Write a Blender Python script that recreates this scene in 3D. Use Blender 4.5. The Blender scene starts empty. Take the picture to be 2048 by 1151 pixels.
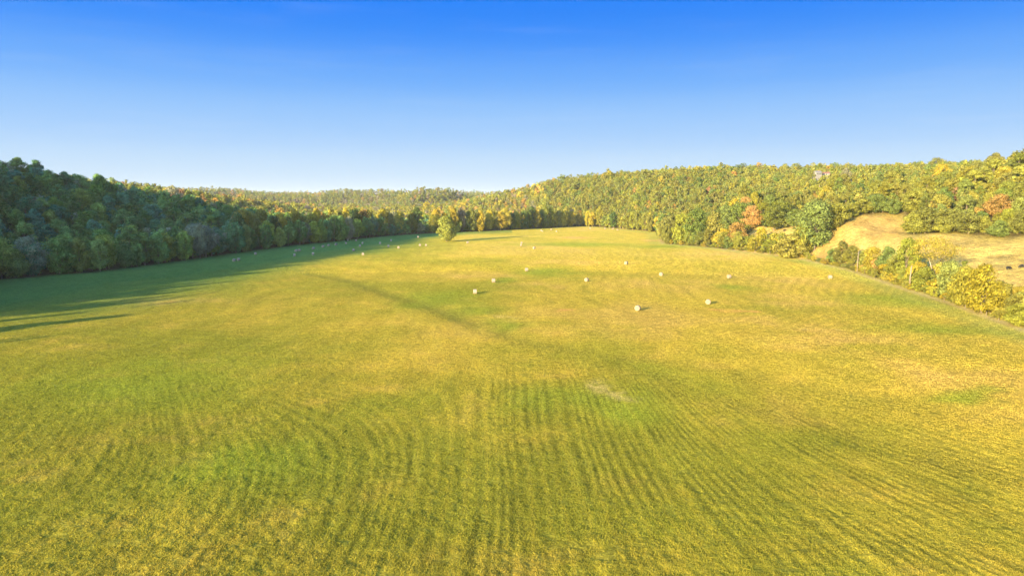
import bpy, math, random
import numpy as np
random.seed(7); RNG = np.random.default_rng(7)
SC = bpy.context.scene
COL = SC.collection
R = math.radians

# ------------------------------------------------------------------ camera
CAMH = 35.0; F = 1366.0; HOR = 400.0
PITCH = math.atan((575.5 - HOR) / F)
cam_d = bpy.data.cameras.new('camera'); cam = bpy.data.objects.new('camera', cam_d); COL.objects.link(cam)
cam.location = (0, 0, CAMH); cam.rotation_euler = (math.pi/2 - PITCH, 0, 0)
cam_d.sensor_width = 36; cam_d.lens = 36 * F / 2048; cam_d.clip_start = 0.5; cam_d.clip_end = 40000
SC.camera = cam

# ------------------------------------------------------------------ light
SUN_EL, SUN_AZ = 11.0, 40.0          # shadows run 40 degrees right of straight ahead
sd = (-math.sin(R(SUN_AZ))*math.cos(R(SUN_EL)), -math.cos(R(SUN_AZ))*math.cos(R(SUN_EL)), math.sin(R(SUN_EL)))  # towards the sun
from mathutils import Vector, Matrix
sun_d = bpy.data.lights.new('sun', 'SUN'); sun_d.energy = 5.0; sun_d.angle = R(0.5); sun_d.color = (1.0, 0.745, 0.36)
sun = bpy.data.objects.new('sun', sun_d); COL.objects.link(sun)
sun.rotation_euler = Vector(sd).to_track_quat('Z', 'Y').to_euler()
W = bpy.data.worlds.new('World'); SC.world = W; W.use_nodes = True
nt = W.node_tree; nt.nodes.clear()
sky = nt.nodes.new('ShaderNodeTexSky'); sky.sky_type = 'NISHITA'; sky.sun_disc = False
sky.sun_elevation = R(SUN_EL); sky.sun_rotation = math.atan2(sd[0], sd[1]); sky.air_density = 1.0; sky.dust_density = 0.3; sky.ozone_density = 2.0
bg = nt.nodes.new('ShaderNodeBackground'); bg.inputs['Strength'].default_value = 0.10
wo = nt.nodes.new('ShaderNodeOutputWorld')
HAZE = 3.8e-5; EXPO = 2.12; SKY_GAIN = 1.0/(2**EXPO*0.10)   # the clear sky seen ahead of the camera, at the exposure used
def _n(t, **k):
    n = nt.nodes.new(t)
    for a, v in k.items(): setattr(n, a, v)
    return n
tcw = _n('ShaderNodeTexCoord'); sepw = _n('ShaderNodeSeparateXYZ'); nt.links.new(tcw.outputs['Generated'], sepw.inputs[0])
mrw = _n('ShaderNodeMapRange'); nt.links.new(sepw.outputs['Z'], mrw.inputs[0]); mrw.inputs[1].default_value = 0.0; mrw.inputs[2].default_value = 1.0
rw = _n('ShaderNodeValToRGB'); rw.color_ramp.interpolation = 'CARDINAL'; nt.links.new(mrw.outputs[0], rw.inputs[0])
SKY = [(0.0,(.64,.79,.93)),(.032,(.58,.76,.94)),(.075,(.43,.66,.965)),(.143,(.225,.495,.975)),(.20,(.085,.34,.975)),(.262,(.014,.235,.975)),(.45,(.05,.27,.95)),(1.0,(.09,.30,.95))]
while len(rw.color_ramp.elements) < len(SKY): rw.color_ramp.elements.new(.5)
for e_, (p_, c_) in zip(rw.color_ramp.elements, SKY): e_.position = p_; e_.color = (*c_, 1)
dotw = _n('ShaderNodeVectorMath', operation='DOT_PRODUCT'); nt.links.new(tcw.outputs['Generated'], dotw.inputs[0]); dotw.inputs[1].default_value = (-math.sin(R(SUN_AZ)), -math.cos(R(SUN_AZ)), 0)
mrs = _n('ShaderNodeMapRange', interpolation_type='SMOOTHSTEP'); nt.links.new(dotw.outputs['Value'], mrs.inputs[0]); mrs.inputs[1].default_value = 0.0; mrs.inputs[2].default_value = .8; mrs.inputs[3].default_value = 0.0; mrs.inputs[4].default_value = .9
sc_ = _n('ShaderNodeVectorMath', operation='SCALE'); nt.links.new(rw.outputs[0], sc_.inputs[0]); sc_.inputs['Scale'].default_value = SKY_GAIN
mpw = _n('ShaderNodeMapping'); mpw.inputs['Scale'].default_value = (3, 3, 34); nt.links.new(tcw.outputs['Generated'], mpw.inputs[0])
nzw = _n('ShaderNodeTexNoise'); nzw.inputs['Scale'].default_value = 1.7; nzw.inputs['Detail'].default_value = 6; nt.links.new(mpw.outputs[0], nzw.inputs['Vector'])
wsp = _n('ShaderNodeMapRange', interpolation_type='SMOOTHSTEP'); nt.links.new(nzw.outputs['Fac'], wsp.inputs[0]); wsp.inputs[1].default_value = .50; wsp.inputs[2].default_value = .80; wsp.inputs[3].default_value = 0; wsp.inputs[4].default_value = .05   # faint cirrus
mxw = _n('ShaderNodeMix', data_type='RGBA'); nt.links.new(mrs.outputs[0], mxw.inputs['Factor']); mxc = _n('ShaderNodeMix', data_type='RGBA'); nt.links.new(wsp.outputs[0], mxc.inputs['Factor']); nt.links.new(sc_.outputs[0], mxc.inputs[6]); mxc.inputs[7].default_value = (.86*SKY_GAIN, .92*SKY_GAIN, .98*SKY_GAIN, 1); nt.links.new(mxc.outputs[2], mxw.inputs[6]); sg_ = _n('ShaderNodeVectorMath', operation='SCALE'); nt.links.new(sky.outputs[0], sg_.inputs[0]); sg_.inputs['Scale'].default_value = 2.5; nt.links.new(sg_.outputs[0], mxw.inputs[7])
nt.links.new(mxw.outputs[2], bg.inputs['Color']); nt.links.new(bg.outputs[0], wo.inputs[0])
SC.view_settings.view_transform = 'Standard'; SC.view_settings.look = 'None'
SC.view_settings.exposure = EXPO; SC.view_settings.gamma = 1.0
SC.render.engine = 'CYCLES'
SC.cycles.max_bounces = 5; SC.cycles.diffuse_bounces = 3; SC.cycles.transparent_max_bounces = 4

# ------------------------------------------------------------------ helpers
def tag(o, label=None, cat=None, group=None, kind=None):
    if label: o['label'] = label
    if cat: o['category'] = cat
    if group: o['group'] = group
    if kind: o['kind'] = kind
    return o

def sstep(a, b, x):
    t = np.clip((x - a) / (b - a), 0, 1); return t*t*(3 - 2*t)

_P = np.random.default_rng(3).random((256, 256)).astype(np.float32)
def vnoise(x, y, s=0):                                   # smooth value noise 0..1
    x = np.asarray(x, float) + s*17.31; y = np.asarray(y, float) + s*9.77
    xi = np.floor(x).astype(int); yi = np.floor(y).astype(int)
    fx = x - xi; fy = y - yi; fx = fx*fx*(3-2*fx); fy = fy*fy*(3-2*fy)
    a = _P[xi & 255, yi & 255]; b = _P[(xi+1) & 255, yi & 255]; c = _P[xi & 255, (yi+1) & 255]; d = _P[(xi+1) & 255, (yi+1) & 255]
    return (a*(1-fx) + b*fx)*(1-fy) + (c*(1-fx) + d*fx)*fy
def fbm(x, y, sc, s=0, o=4):
    v = 0; a = .5; t = 0
    for i in range(o):
        v = v + a*vnoise(np.asarray(x)/sc*2**i, np.asarray(y)/sc*2**i, s + i*3); t += a; a *= .5
    return v/t

def ray(px, py):
    c, s = math.cos(PITCH), math.sin(PITCH); u = 575.5 - py
    return np.array([px - 1024.0, F*c + u*s, -F*s + u*c])
def at_depth(px, py, Y):                                  # world point seen at a pixel at a given distance
    d = ray(px, py); t = Y / d[1]; return (d[0]*t, Y, CAMH + d[2]*t)
def on_flat(px, py):
    d = ray(px, py); t = -CAMH / d[2]; return (d[0]*t, d[1]*t)
def project(x, y, z):
    c, s = math.cos(PITCH), math.sin(PITCH); zz = z - CAMH
    dep = y*c - zz*s; up = y*s + zz*c
    return 1024 + F*x/dep, 575.5 - F*up/dep, dep

# ------------------------------------------------------------------ terrain height
FIELD_PX = [(0,562),(100,553),(200,545),(300,532),(400,518),(500,503),(600,490),(700,480),(780,472),(860,467),(1000,461),(1100,456),
            (1165,452.5),(1200,454),(1260,460.5),(1315,466),(1325,487),(1400,493),(1500,505),(1600,518),(1700,540),(1800,575),(1900,607),(2048,660)]
FP = [(-220,-400),(-206,0),(-204,125),(-216,215)] + [on_flat(*p) for p in FIELD_PX] + [(130,110),(120,0),(120,-400)]
FP = np.array(FP)
def seg_dist(x, y, P, closed=True):
    best = np.full(np.shape(x), 1e9)
    n = len(P)
    for i in range(n if closed else n-1):
        a = P[i]; b = P[(i+1) % n]; dx, dy = b[0]-a[0], b[1]-a[1]
        t = np.clip(((x-a[0])*dx + (y-a[1])*dy)/(dx*dx+dy*dy+1e-9), 0, 1)
        best = np.minimum(best, np.hypot(x-a[0]-t*dx, y-a[1]-t*dy))
    return best
def inside(x, y, P):
    r = np.zeros(np.shape(x), bool); n = len(P); j = n-1
    for i in range(n):
        xi, yi = P[i]; xj, yj = P[j]
        if yi != yj: r ^= ((yi > y) != (yj > y)) & (x < (xj-xi)*(y-yi)/(yj-yi) + xi)
        j = i
    return r
def field_sd(x, y):                                       # >0 outside the hay field
    d = seg_dist(x, y, FP); return np.where(inside(x, y, FP), -d, d)

CP = []
def cp(px, py, Y, sub=0.0):
    x, y, z = at_depth(px, py, Y); CP.append((x, y, max(z - sub, 0)))
for a in [(0,331,450),(100,341,490),(200,361,530)]: cp(*a, 16)
for a in [(300,377,570),(400,396,600),(500,418,620)]: cp(*a, 15)
for a in [(100,358,930),(205,357,950),(300,367,950),(400,380,960),(450,390,960),(500,402,960),(560,418,950)]: cp(*a, 19)
CP += [(-450,-500,50),(-450,-250,55),(-450,0,62),(-450,150,70),(-450,300,74),(-440,430,66),(-700,200,70),(-700,-200,60),(-640,640,50),
       (-330,-150,25),(-330,0,34),(-340,80,48),(-340,180,60),(-332,280,60),(-312,370,50),(-250,50,4),(-252,130,9),(-262,200,16),(-278,290,20),(-268,380,14),(-246,480,8),(-222,560,5),
       (-215,640,2),(-240,700,2),(-200,800,3),(-330,780,10),(-470,760,22),(-420,640,26),
       (-150,900,2),(-50,1000,2),(0,1150,3),(-200,1200,5),(-300,1060,4),(-500,1200,20),(-150,1400,8),(-600,1500,20),(-350,1500,8),(-50,1500,10)]
for a in [(430,380,2700),(500,379,2500),(560,378,2300),(640,378,2200),(700,382,2500),(760,380,2300),(820,382,1900),(860,384,1850),(900,386,1800),
          (200,380,2800),(940,384,3000),(1000,382,3000),(1100,375,3000),(1300,370,2800)]: cp(*a, 15)
CP += [(-700,1900,22),(-450,1800,14),(-300,1900,30),(-150,2100,34),(-650,2300,40),(-200,2700,30),(50,2300,25),(0,1700,14)]
for a in [(2200,280,380),(2040,298,430)]: cp(*a, 12)
for a in [(1950,319,480),(1850,327,520)]: cp(*a, 15.5)
for a in [(1790,336,560),(1740,346,600),(1700,348,640),(1640,345,700),(1590,341,750),(1540,343,800),(1450,346,850),(1320,348,900)]: cp(*a, 18)
for a in [(1260,355,1020),(1190,353,1130),(1110,356,1240),(1060,372,1300),(1000,387,1400),(950,402,1450)]: cp(*a, 15)
# pasture on the right and the foot of the wooded slope (ground itself)
for a in [(2017,538,262),(2048,478,330),(2048,510,292),(1960,482,342),(1880,475,355),(1900,500,325),(1800,500,345),(1790,433,425),(1740,432,430),(1760,460,400),(1700,465,400),(1740,490,372),
          (1640,515,390),(1530,468,490),(1560,460,500),(1500,480,475),(1640,398,640),(1710,378,640),(1600,440,520),(1450,455,560),(1400,440,640),(1700,410,520)]: cp(*a)
CP += [(150,720,3),(175,640,4),(128,880,3),(112,960,6),(60,1060,6),(165,560,4),(200,620,12),(330,200,28),(300,100,24),(400,0,50),(500,300,60),(600,600,66),(500,900,66),(250,-300,20),(600,-300,60),
       (420,1200,60),(200,1400,50),(300,2000,45),(700,1500,60),(-100,-600,10),(3000,0,60),(-3000,0,60),(0,-3000,30),(3000,3000,60),(-3000,3000,60),(3000,-3000,60),(-3000,-3000,60),(0,4500,50),(-1500,1000,55),(-1400,2000,55),(1500,1000,65),(1500,2500,60),(-1500,-200,60),(1300,-200,60)]
CP = np.array(CP)
def _solve():
    X = CP[:, :2]; n = len(X)
    K = np.sqrt(((X[:, None]-X[None])**2).sum(-1) + 25.0**2)
    A = np.zeros((n+1, n+1)); A[:n, :n] = -K; A[:n, n] = 1; A[n, :n] = 1
    A[:n, :n] -= np.eye(n)*0.5
    return np.linalg.solve(A, np.append(CP[:, 2], 0))
_w = _solve()
def rbf(x, y):
    sh = np.shape(x); x = np.ravel(x); y = np.ravel(y); out = np.full(x.shape, _w[-1])
    for i, (cx, cy, _) in enumerate(CP): out -= _w[i]*np.sqrt((x-cx)**2 + (y-cy)**2 + 625.0)
    return out.reshape(sh)
GX0, GX1, GY0, GY1, GS = -2000.0, 2000.0, -900.0, 3700.0, 8.0
_gx = np.arange(GX0, GX1+1, GS); _gy = np.arange(GY0, GY1+1, GS)
_G = rbf(*np.meshgrid(_gx, _gy, indexing='ij'))
def rbf_fast(x, y):
    x = np.asarray(x, float); y = np.asarray(y, float)
    u = np.clip((x-GX0)/GS, 0, len(_gx)-1.001); v = np.clip((y-GY0)/GS, 0, len(_gy)-1.001)
    i = u.astype(int); j = v.astype(int); fu = u-i; fv = v-j
    r = _G[i, j]*(1-fu)*(1-fv) + _G[i+1, j]*fu*(1-fv) + _G[i, j+1]*(1-fu)*fv + _G[i+1, j+1]*fu*fv
    out = (x < GX0) | (x > GX1) | (y < GY0) | (y > GY1)
    if out.any(): r = np.where(out, rbf(np.clip(x,-9000,9000), np.clip(y,-9000,9000)), r)
    return r
SWALE = np.array([on_flat(*p) for p in [(620,548),(700,563),(780,590),(860,614),(930,642),(1010,672),(1090,690),(1200,706),(1350,722),(1500,742),(1650,775),(1800,800),(2048,842)]])
SWALE2 = np.array([on_flat(*p) for p in [(1300,735),(1480,790),(1650,850),(1800,890),(2048,945)]])
def height(x, y):
    x = np.asarray(x, float); y = np.asarray(y, float)
    sd = field_sd(x, y)
    h = np.maximum(rbf_fast(x, y), 0) * sstep(-4, 34, sd)
    far = sstep(300, 900, np.hypot(x, y-200))
    h = h + sstep(20, 200, sd)*((fbm(x, y, 110, 5, 3)-.5)*8 + far*(fbm(x, y, 300, 8, 3)-.5)*8)*sstep(2, 25, h)
    h = h*(1 - .75*sstep(1450, 1650, y)*(1-.75*sstep(2050, 2300, y))*sstep(.44, .60, fbm(x, y*.6, 300, 9, 2)))
    ns = np.hypot(x, y) < 480
    und = (fbm(x, y, 90, 2, 3)-.5)*1.6*(1 - sstep(-40, 0, sd)*.6)
    sw = -0.3*np.exp(-(seg_dist(x, y, SWALE, False)/5.0)**2) - 0.35*np.exp(-(seg_dist(x, y, SWALE2, False)/6.0)**2)
    return h + und*np.where(h > 3, .5, 1) + np.where(ns, sw, 0)
def hit(px, py):                                          # where a pixel's line of sight meets the ground
    d = ray(px, py); d = d/np.linalg.norm(d); t = np.arange(40, 3500, 1.5)
    z = CAMH + d[2]*t; h = height(d[0]*t, d[1]*t); k = np.argmax(z < h)
    if not (z < h).any(): k = len(t)-1
    return float(d[0]*t[k]), float(d[1]*t[k]), float(h[k])
def g(x, y): return float(height(np.array([x]), np.array([y]))[0])

# ------------------------------------------------------------------ ground colour (what grows there, plus some shade put into the colour)
C_GRN = np.array([.270,.272,.030]); C_YEL = np.array([.52,.395,.052]); C_TAN = np.array([.60,.395,.11]); C_LUSH = np.array([.105,.20,.044])
C_DEEP = np.array([.18,.185,.03]); C_WOOD = np.array([.10,.085,.035]); C_PALE = np.array([.56,.45,.17]); C_PAST = np.array([.36,.225,.070])
def pix_blob(px, py, rx, ry, ang=0.0):                    # a patch of the field, given where it lies
    a = on_flat(px, py); b = on_flat(px+rx, py); c = on_flat(px, py-ry)
    return (a[0], a[1], abs(b[0]-a[0]), max(2.0, abs(c[1]-a[1])))
TAN_B = [pix_blob(*p) for p in [(1440,508,150,10),(1150,525,120,6),(1330,570,140,12),(1560,560,120,14),(1640,660,90,16),(1700,690,150,25),(960,552,60,7),(1010,572,30,5),(1480,640,60,8),(1600,600,100,14),(1250,655,150,16),(350,600,200,7),(1850,750,120,24),(1090,572,60,6)]]
PALE_B = [pix_blob(*p) for p in [(1225,786,40,12),(992,637,24,3),(1640,659,34,3)]]
GRN_B = [pix_blob(*p) for p in [(1090,545,60,9),(1010,560,28,6),(880,600,90,16),(940,620,60,15),(1010,650,60,12),(1780,600,90,14),(1880,660,120,16),(1150,488,120,4),(1330,494,60,4),(1470,575,40,8),(1960,800,90,12),(300,770,200,40),(1180,810,180,26),(450,960,160,50)]]
ORG_B = [pix_blob(*p) for p in [(1145,621,24,1.6),(1465,621,36,3.0),(1145,475,38,1.6),(1300,480,18,1.8),(190,600,16,2.2),(348,601,12,1.6)]]
SANDY = []
def bl(x, y, B, k=1.0):
    m = np.zeros(np.shape(x))
    wx = x + (fbm(x, y, 14, 31, 3)-.5)*14; wy = y + (fbm(x, y, 14, 37, 3)-.5)*20
    for (cx, cy, rx, ry) in B: m = np.maximum(m, np.exp(-(((wx-cx)/rx)**2 + ((wy-cy)/ry)**2)**1.3))
    return m*k
def ground_colour(x, y):
    x = np.asarray(x, float); y = np.asarray(y, float)
    sd = field_sd(x, y); h = height(x, y)
    n1 = fbm(x, y, 60, 11, 4); n2 = fbm(x, y, 9, 12, 4); n3 = fbm(x*1.0, y*.25, 3.0, 13, 3)
    right = sstep(-90, 90, x + (n1-.5)*120)
    dry_light = np.clip(.28 + .52*right + (n1-.5)*1.1 + (n2-.5)*.9, 0, 1)
    dry_light = np.clip(dry_light - .22 + .42*sstep(70, 260, np.hypot(x, y)), 0, 1)  # near grass also darkened in colour, for the shade seen between blades
    # mowing rows running away from the viewer, bending with the lie of the land
    u = x + .0055*np.clip(y-55, 0, 70)**2*sstep(-2, -45, x)*(1-.4*sstep(-45,-110,x)) + .5*(y-60)*sstep(12, 62, x) + (fbm(x, y, 70, 21, 2)-.5)*5 + (n2-.5)*.5
    r_ = np.hypot(x+70, y-430) + (fbm(x, y, 60, 23, 2)-.5)*30
    st = .5+.5*np.sin(u*2*math.pi/1.75 + 2.6*np.sin(u*.43) + 1.2*np.sin(u*.93+1) + (fbm(x, y, 9, 39, 2)-.5)*1.6); st2 = .5+.5*np.sin(r_*2*math.pi/4.2)
    near = 1 - sstep(95, 175, np.hypot(x, y)); mid = sstep(110, 220, np.hypot(x, y))*(1-sstep(420, 600, np.hypot(x, y)))
    rows = (st**2.0)*near*sstep(.15, .52, fbm(x, y*.4, 16, 25, 3)) ; rows2 = st2*mid*sstep(.35, .6, fbm(x, y, 70, 27, 2))
    col = C_GRN*(1-dry_light)[..., None] + C_YEL*dry_light[..., None]
    def mix(c, w):
        nonlocal col
        w = np.clip(w, 0, 1)[..., None]; col = col*(1-w) + c*w
    mix(C_TAN, sstep(.60, .78, n1)*.4*right + sstep(.64,.85,n2)*.16)
    mix(C_TAN, bl(x, y, TAN_B, .55)*np.clip((n2-.2)*2.2, 0, 1)); mix(C_GRN*np.array([.9,1.12,1]), bl(x, y, GRN_B, .8))
    sw = np.exp(-(seg_dist(x, y, SWALE, False)/(4.2))**2)*sstep(.2, .5, n2)*(1-sstep(-20,45,x)*.85)
    mix(C_DEEP, sw*.68); mix(C_DEEP, np.exp(-(seg_dist(x, y, SWALE2, False)/8)**2)*.22*sstep(.35,.6,n2))
    mix(C_DEEP*.7, rows*(.62+.2*sstep(-20,10,x))*np.clip((fbm(x, y, 6, 33, 3)-.12)*1.9, 0, 1)*(.55+.7*fbm(x*3, y*.4, 6, 35, 2))); mix(C_YEL, (1-st)**3*near*.15); mix(C_DEEP, rows2*.30)
    mix(C_PALE, bl(x, y, PALE_B, .62)*sstep(.40,.62,fbm(x, y, 3.0, 53, 4))); mix(np.array([.66,.36,.10]), bl(x, y, ORG_B, .9))
    lush_shade = sstep(-80, -135, x + (n1-.5)*30 - .12*(y-400)) * sstep(150, 260, y) + sstep(-60,-20, sd)*(x < 0)*.8  # greener grass, its darker tone painted to follow the left shadow
    mix(C_LUSH, lush_shade*.85)
    mix(C_LUSH*1.5 + .02, sstep(-16, -6, sd)*.3*(x > 0)); mix(np.array([.50,.36,.19]), np.exp(-((sd-.3)/1.8)**2)*.55*(x > 0)*(y < 620))
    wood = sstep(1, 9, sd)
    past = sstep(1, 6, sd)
    gp = np.clip(.38 + .4*sstep(.4,.65,n1) + .25*sstep(390,330,y), 0, .85)[..., None]; pc = (C_PAST*(1-gp) + np.array([.42,.335,.10])*gp)*(.6+.8*n2)[..., None]*(.75+.5*fbm(x,y,3.5,51,3))[..., None]
    isp = np.zeros(x.shape)
    for q in CLEAR: isp = np.maximum(isp, np.clip(1 - np.where(inside(x, y, q), 0, seg_dist(x, y, q))/10, 0, 1))
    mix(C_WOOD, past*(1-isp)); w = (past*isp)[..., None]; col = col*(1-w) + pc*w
    return np.clip(col*(.86+.28*n3)[..., None], 0.01, .9)
def poly_hit(pts): return np.array([hit(*p)[:2] for p in pts])
CLEAR = [poly_hit([(2047,645),(1990,600),(1930,545),(1870,520),(1800,510),(1730,520),(1640,520),(1605,515),(1650,485),(1690,455),(1735,436),(1780,434),(1792,452),(1800,472),(1840,478),(1870,468),(1920,474),(1960,482),(2047,482)]),
         poly_hit([(1495,488),(1500,465),(1530,460),(1560,455),(1578,460),(1570,478),(1540,492),(1515,495)]),
         poly_hit([(1632,404),(1650,392),(1690,380),(1722,374),(1728,382),(1700,392),(1660,403)]),
         poly_hit([(535,427),(560,423),(585,424),(580,429),(550,431)]), poly_hit([(655,428),(668,423),(690,424),(688,430),(665,432)])]
CLEAR[0] = np.vstack([CLEAR[0], [(480,330),(480,130),(170,110)]])

# ------------------------------------------------------------------ materials
def mat(name):
    m = bpy.data.materials.new(name); m.use_nodes = True; m.node_tree.nodes.clear()
    return m, m.node_tree.nodes, m.node_tree.links
def noise_node(N, L, coord, scale, detail=3, rough=.55):
    t = N.new('ShaderNodeTexNoise'); t.inputs['Scale'].default_value = scale; t.inputs['Detail'].default_value = detail; t.inputs['Roughness'].default_value = rough
    L.new(coord, t.inputs['Vector']); return t.outputs['Fac']
def ramp(N, L, fac, a, b, va, vb):
    t = N.new('ShaderNodeMapRange'); L.new(fac, t.inputs[0]); t.inputs[1].default_value = a; t.inputs[2].default_value = b; t.inputs[3].default_value = va; t.inputs[4].default_value = vb
    return t.outputs[0]
def mul(N, L, a, b, op='MULTIPLY'):
    t = N.new('ShaderNodeMath'); t.operation = op
    for i, v in enumerate((a, b)):
        if isinstance(v, (int, float)): t.inputs[i].default_value = v
        else: L.new(v, t.inputs[i])
    return t.outputs[0]
def scale_col(N, L, col, fac):
    t = N.new('ShaderNodeVectorMath'); t.operation = 'SCALE'; L.new(col, t.inputs[0]); L.new(fac, t.inputs['Scale']); return t.outputs[0]

def ground_material(name='field_grass', rough=0.0):
    m, N, L = mat(name)
    at = N.new('ShaderNodeAttribute'); at.attribute_name = 'gcol'
    geo = N.new('ShaderNodeNewGeometry'); pos = geo.outputs['Position']
    f1 = noise_node(N, L, pos, 3.2, 4, .7); f2 = noise_node(N, L, pos, .7, 3, .6)
    k = mul(N, L, ramp(N, L, f1, .3, .7, .6, 1.4), ramp(N, L, f2, .3, .7, .82, 1.18))
    c = scale_col(N, L, at.outputs['Color'], k)
    d = N.new('ShaderNodeBsdfDiffuse'); L.new(c, d.inputs['Color'])
    b = N.new('ShaderNodeBump'); b.inputs['Strength'].default_value = 1.0; b.inputs['Distance'].default_value = .35
    hsum = mul(N, L, mul(N, L, f1, 1.0), mul(N, L, f2, .8), 'ADD')
    if rough:                                              # tussocky pasture: coarser relief
        hsum = mul(N, L, hsum, mul(N, L, noise_node(N, L, pos, .32, 4, .7), rough), 'ADD')
        c2 = scale_col(N, L, c, ramp(N, L, noise_node(N, L, pos, .45, 4, .75), .35, .65, .72, 1.2)); L.new(c2, d.inputs['Color'])
    L.new(hsum, b.inputs['Height']); L.new(b.outputs[0], d.inputs['Normal'])
    o = N.new('ShaderNodeOutputMaterial'); L.new(d.outputs[0], o.inputs[0]); return m
def leaf_material():
    m, N, L = mat('leaves')
    ti = N.new('ShaderNodeAttribute'); ti.attribute_type = 'INSTANCER'; ti.attribute_name = 'tint'
    lv = N.new('ShaderNodeAttribute'); lv.attribute_name = 'lv'
    geo = N.new('ShaderNodeNewGeometry'); f = noise_node(N, L, geo.outputs['Position'], .28, 2)
    k = mul(N, L, ramp(N, L, lv.outputs['Fac'], 0, 1, .55, 1.4), ramp(N, L, f, .3, .7, .75, 1.25))
    c = scale_col(N, L, ti.outputs['Color'], k)
    d = N.new('ShaderNodeBsdfDiffuse'); L.new(c, d.inputs['Color'])
    t = N.new('ShaderNodeBsdfTranslucent'); L.new(c, t.inputs['Color'])
    mx = N.new('ShaderNodeMixShader'); mx.inputs[0].default_value = .24; L.new(d.outputs[0], mx.inputs[1]); L.new(t.outputs[0], mx.inputs[2])
    o = N.new('ShaderNodeOutputMaterial'); L.new(mx.outputs[0], o.inputs[0]); return m
def simple(name, col, nscale=4.0, amt=.35, rough=.9, bump=0.0, stretch=None):
    m, N, L = mat(name)
    tc = N.new('ShaderNodeTexCoord'); co = tc.outputs['Object']
    if stretch:
        mp = N.new('ShaderNodeMapping'); mp.inputs['Scale'].default_value = stretch; L.new(co, mp.inputs['Vector']); co = mp.outputs[0]
    f = noise_node(N, L, co, nscale, 4, .65)
    rgb = N.new('ShaderNodeRGB'); rgb.outputs[0].default_value = (*col, 1)
    c = scale_col(N, L, rgb.outputs[0], ramp(N, L, f, .25, .75, 1-amt, 1+amt))
    p = N.new('ShaderNodeBsdfPrincipled'); p.inputs['Roughness'].default_value = rough; L.new(c, p.inputs['Base Color'])
    if bump:
        b = N.new('ShaderNodeBump'); b.inputs['Distance'].default_value = bump; L.new(f, b.inputs['Height']); L.new(b.outputs[0], p.inputs['Normal'])
    o = N.new('ShaderNodeOutputMaterial'); L.new(p.outputs[0], o.inputs[0]); return m
M_GROUND = ground_material(); M_HILLS = ground_material('hill_pasture', 3.2); M_LEAF = leaf_material()
M_BARK = simple('bark', (.16,.125,.085), 3, .4, .9, .05, (1,1,.2)); M_PALEBARK = simple('pale_bark', (.24,.20,.15), 3, .35, .9, .05, (1,1,.25))
M_HAY = simple('hay', (.26,.21,.155), 9, .35, .95, .05); M_HAYEND = simple('hay_end', (.22,.17,.12), 14, .3, .95, .04)
M_WOOD = simple('weathered_wood', (.17,.14,.10), 6, .3, .85, .02, (1,1,.1)); M_COW = simple('black_hide', (.012,.010,.009), 5, .3, .6)
M_WHITE = simple('white_siding', (.21,.205,.20), 5, .06, .6); M_ROOF = simple('red_brown_roof', (.16,.08,.06), 6, .2, .8); M_GLASS = simple('window_glass', (.03,.04,.05), 2, .2, .1)

# ------------------------------------------------------------------ mesh from arrays
def mesh_np(name, V, Fq, mats, fattr=None, vcol=None, mi=None, smooth=False):
    me = bpy.data.meshes.new(name); V = np.asarray(V, np.float32); Fq = np.asarray(Fq, np.int32); k = Fq.shape[1]
    me.vertices.add(len(V)); me.vertices.foreach_set('co', V.ravel())
    me.loops.add(Fq.size); me.loops.foreach_set('vertex_index', Fq.ravel())
    me.polygons.add(len(Fq)); me.polygons.foreach_set('loop_start', np.arange(0, Fq.size, k, dtype=np.int32))
    for m in mats: me.materials.append(m)
    if mi is not None: me.polygons.foreach_set('material_index', np.asarray(mi, np.int32))
    if fattr is not None:
        a = me.attributes.new('lv', 'FLOAT', 'FACE'); a.data.foreach_set('value', np.asarray(fattr, np.float32))
    if vcol is not None:
        a = me.attributes.new('gcol', 'FLOAT_COLOR', 'POINT'); a.data.foreach_set('color', np.c_[vcol, np.ones(len(vcol))].astype(np.float32).ravel())
    me.update(calc_edges=True)
    me.polygons.foreach_set('use_smooth', np.full(len(Fq), smooth))
    return me
def link(name, me, parent=None, loc=None):
    o = bpy.data.objects.new(name, me); COL.objects.link(o)
    if parent: o.parent = parent
    if loc is not None: o.location = loc
    return o
def empty(name, loc=(0,0,0), rz=0.0):
    o = bpy.data.objects.new(name, None); COL.objects.link(o); o.location = loc; o.rotation_euler = (0,0,rz); o.empty_display_size = .5; return o

class MB:                                                  # collects boxes and tubes into one mesh
    def __init__(s): s.v = []; s.f = []
    def tube(s, pts, rad, n=6, cap=True):
        base = len(s.v); pts = [Vector(p) for p in pts]
        for i, p in enumerate(pts):
            d = (pts[min(i+1, len(pts)-1)] - pts[max(i-1, 0)]).normalized()
            a = d.cross(Vector((0,0,1)) if abs(d.z) < .9 else Vector((1,0,0))).normalized(); b = d.cross(a)
            for k in range(n):
                t = 2*math.pi*k/n; s.v.append(tuple(p + (a*math.cos(t) + b*math.sin(t))*rad[i]))
        for i in range(len(pts)-1):
            for k in range(n):
                s.f.append((base+i*n+k, base+i*n+(k+1)%n, base+(i+1)*n+(k+1)%n, base+(i+1)*n+k))
        if cap:
            s.f.append(tuple(base+k for k in range(n))[::-1]); e = base+(len(pts)-1)*n; s.f.append(tuple(e+k for k in range(n)))
    def box(s, x0, x1, y0, y1, z0, z1):
        b = len(s.v); s.v += [(x,y,z) for z in (z0,z1) for (x,y) in ((x0,y0),(x1,y0),(x1,y1),(x0,y1))]
        s.f += [tuple(b+i for i in q) for q in ((3,2,1,0),(4,5,6,7),(0,1,5,4),(1,2,6,5),(2,3,7,6),(3,0,4,7))]
    def mesh(s, name, m, smooth=False):
        me = bpy.data.meshes.new(name); me.from_pydata(s.v, [], s.f); me.materials.append(m)
        for p in me.polygons: p.use_smooth = smooth
        return me

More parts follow.
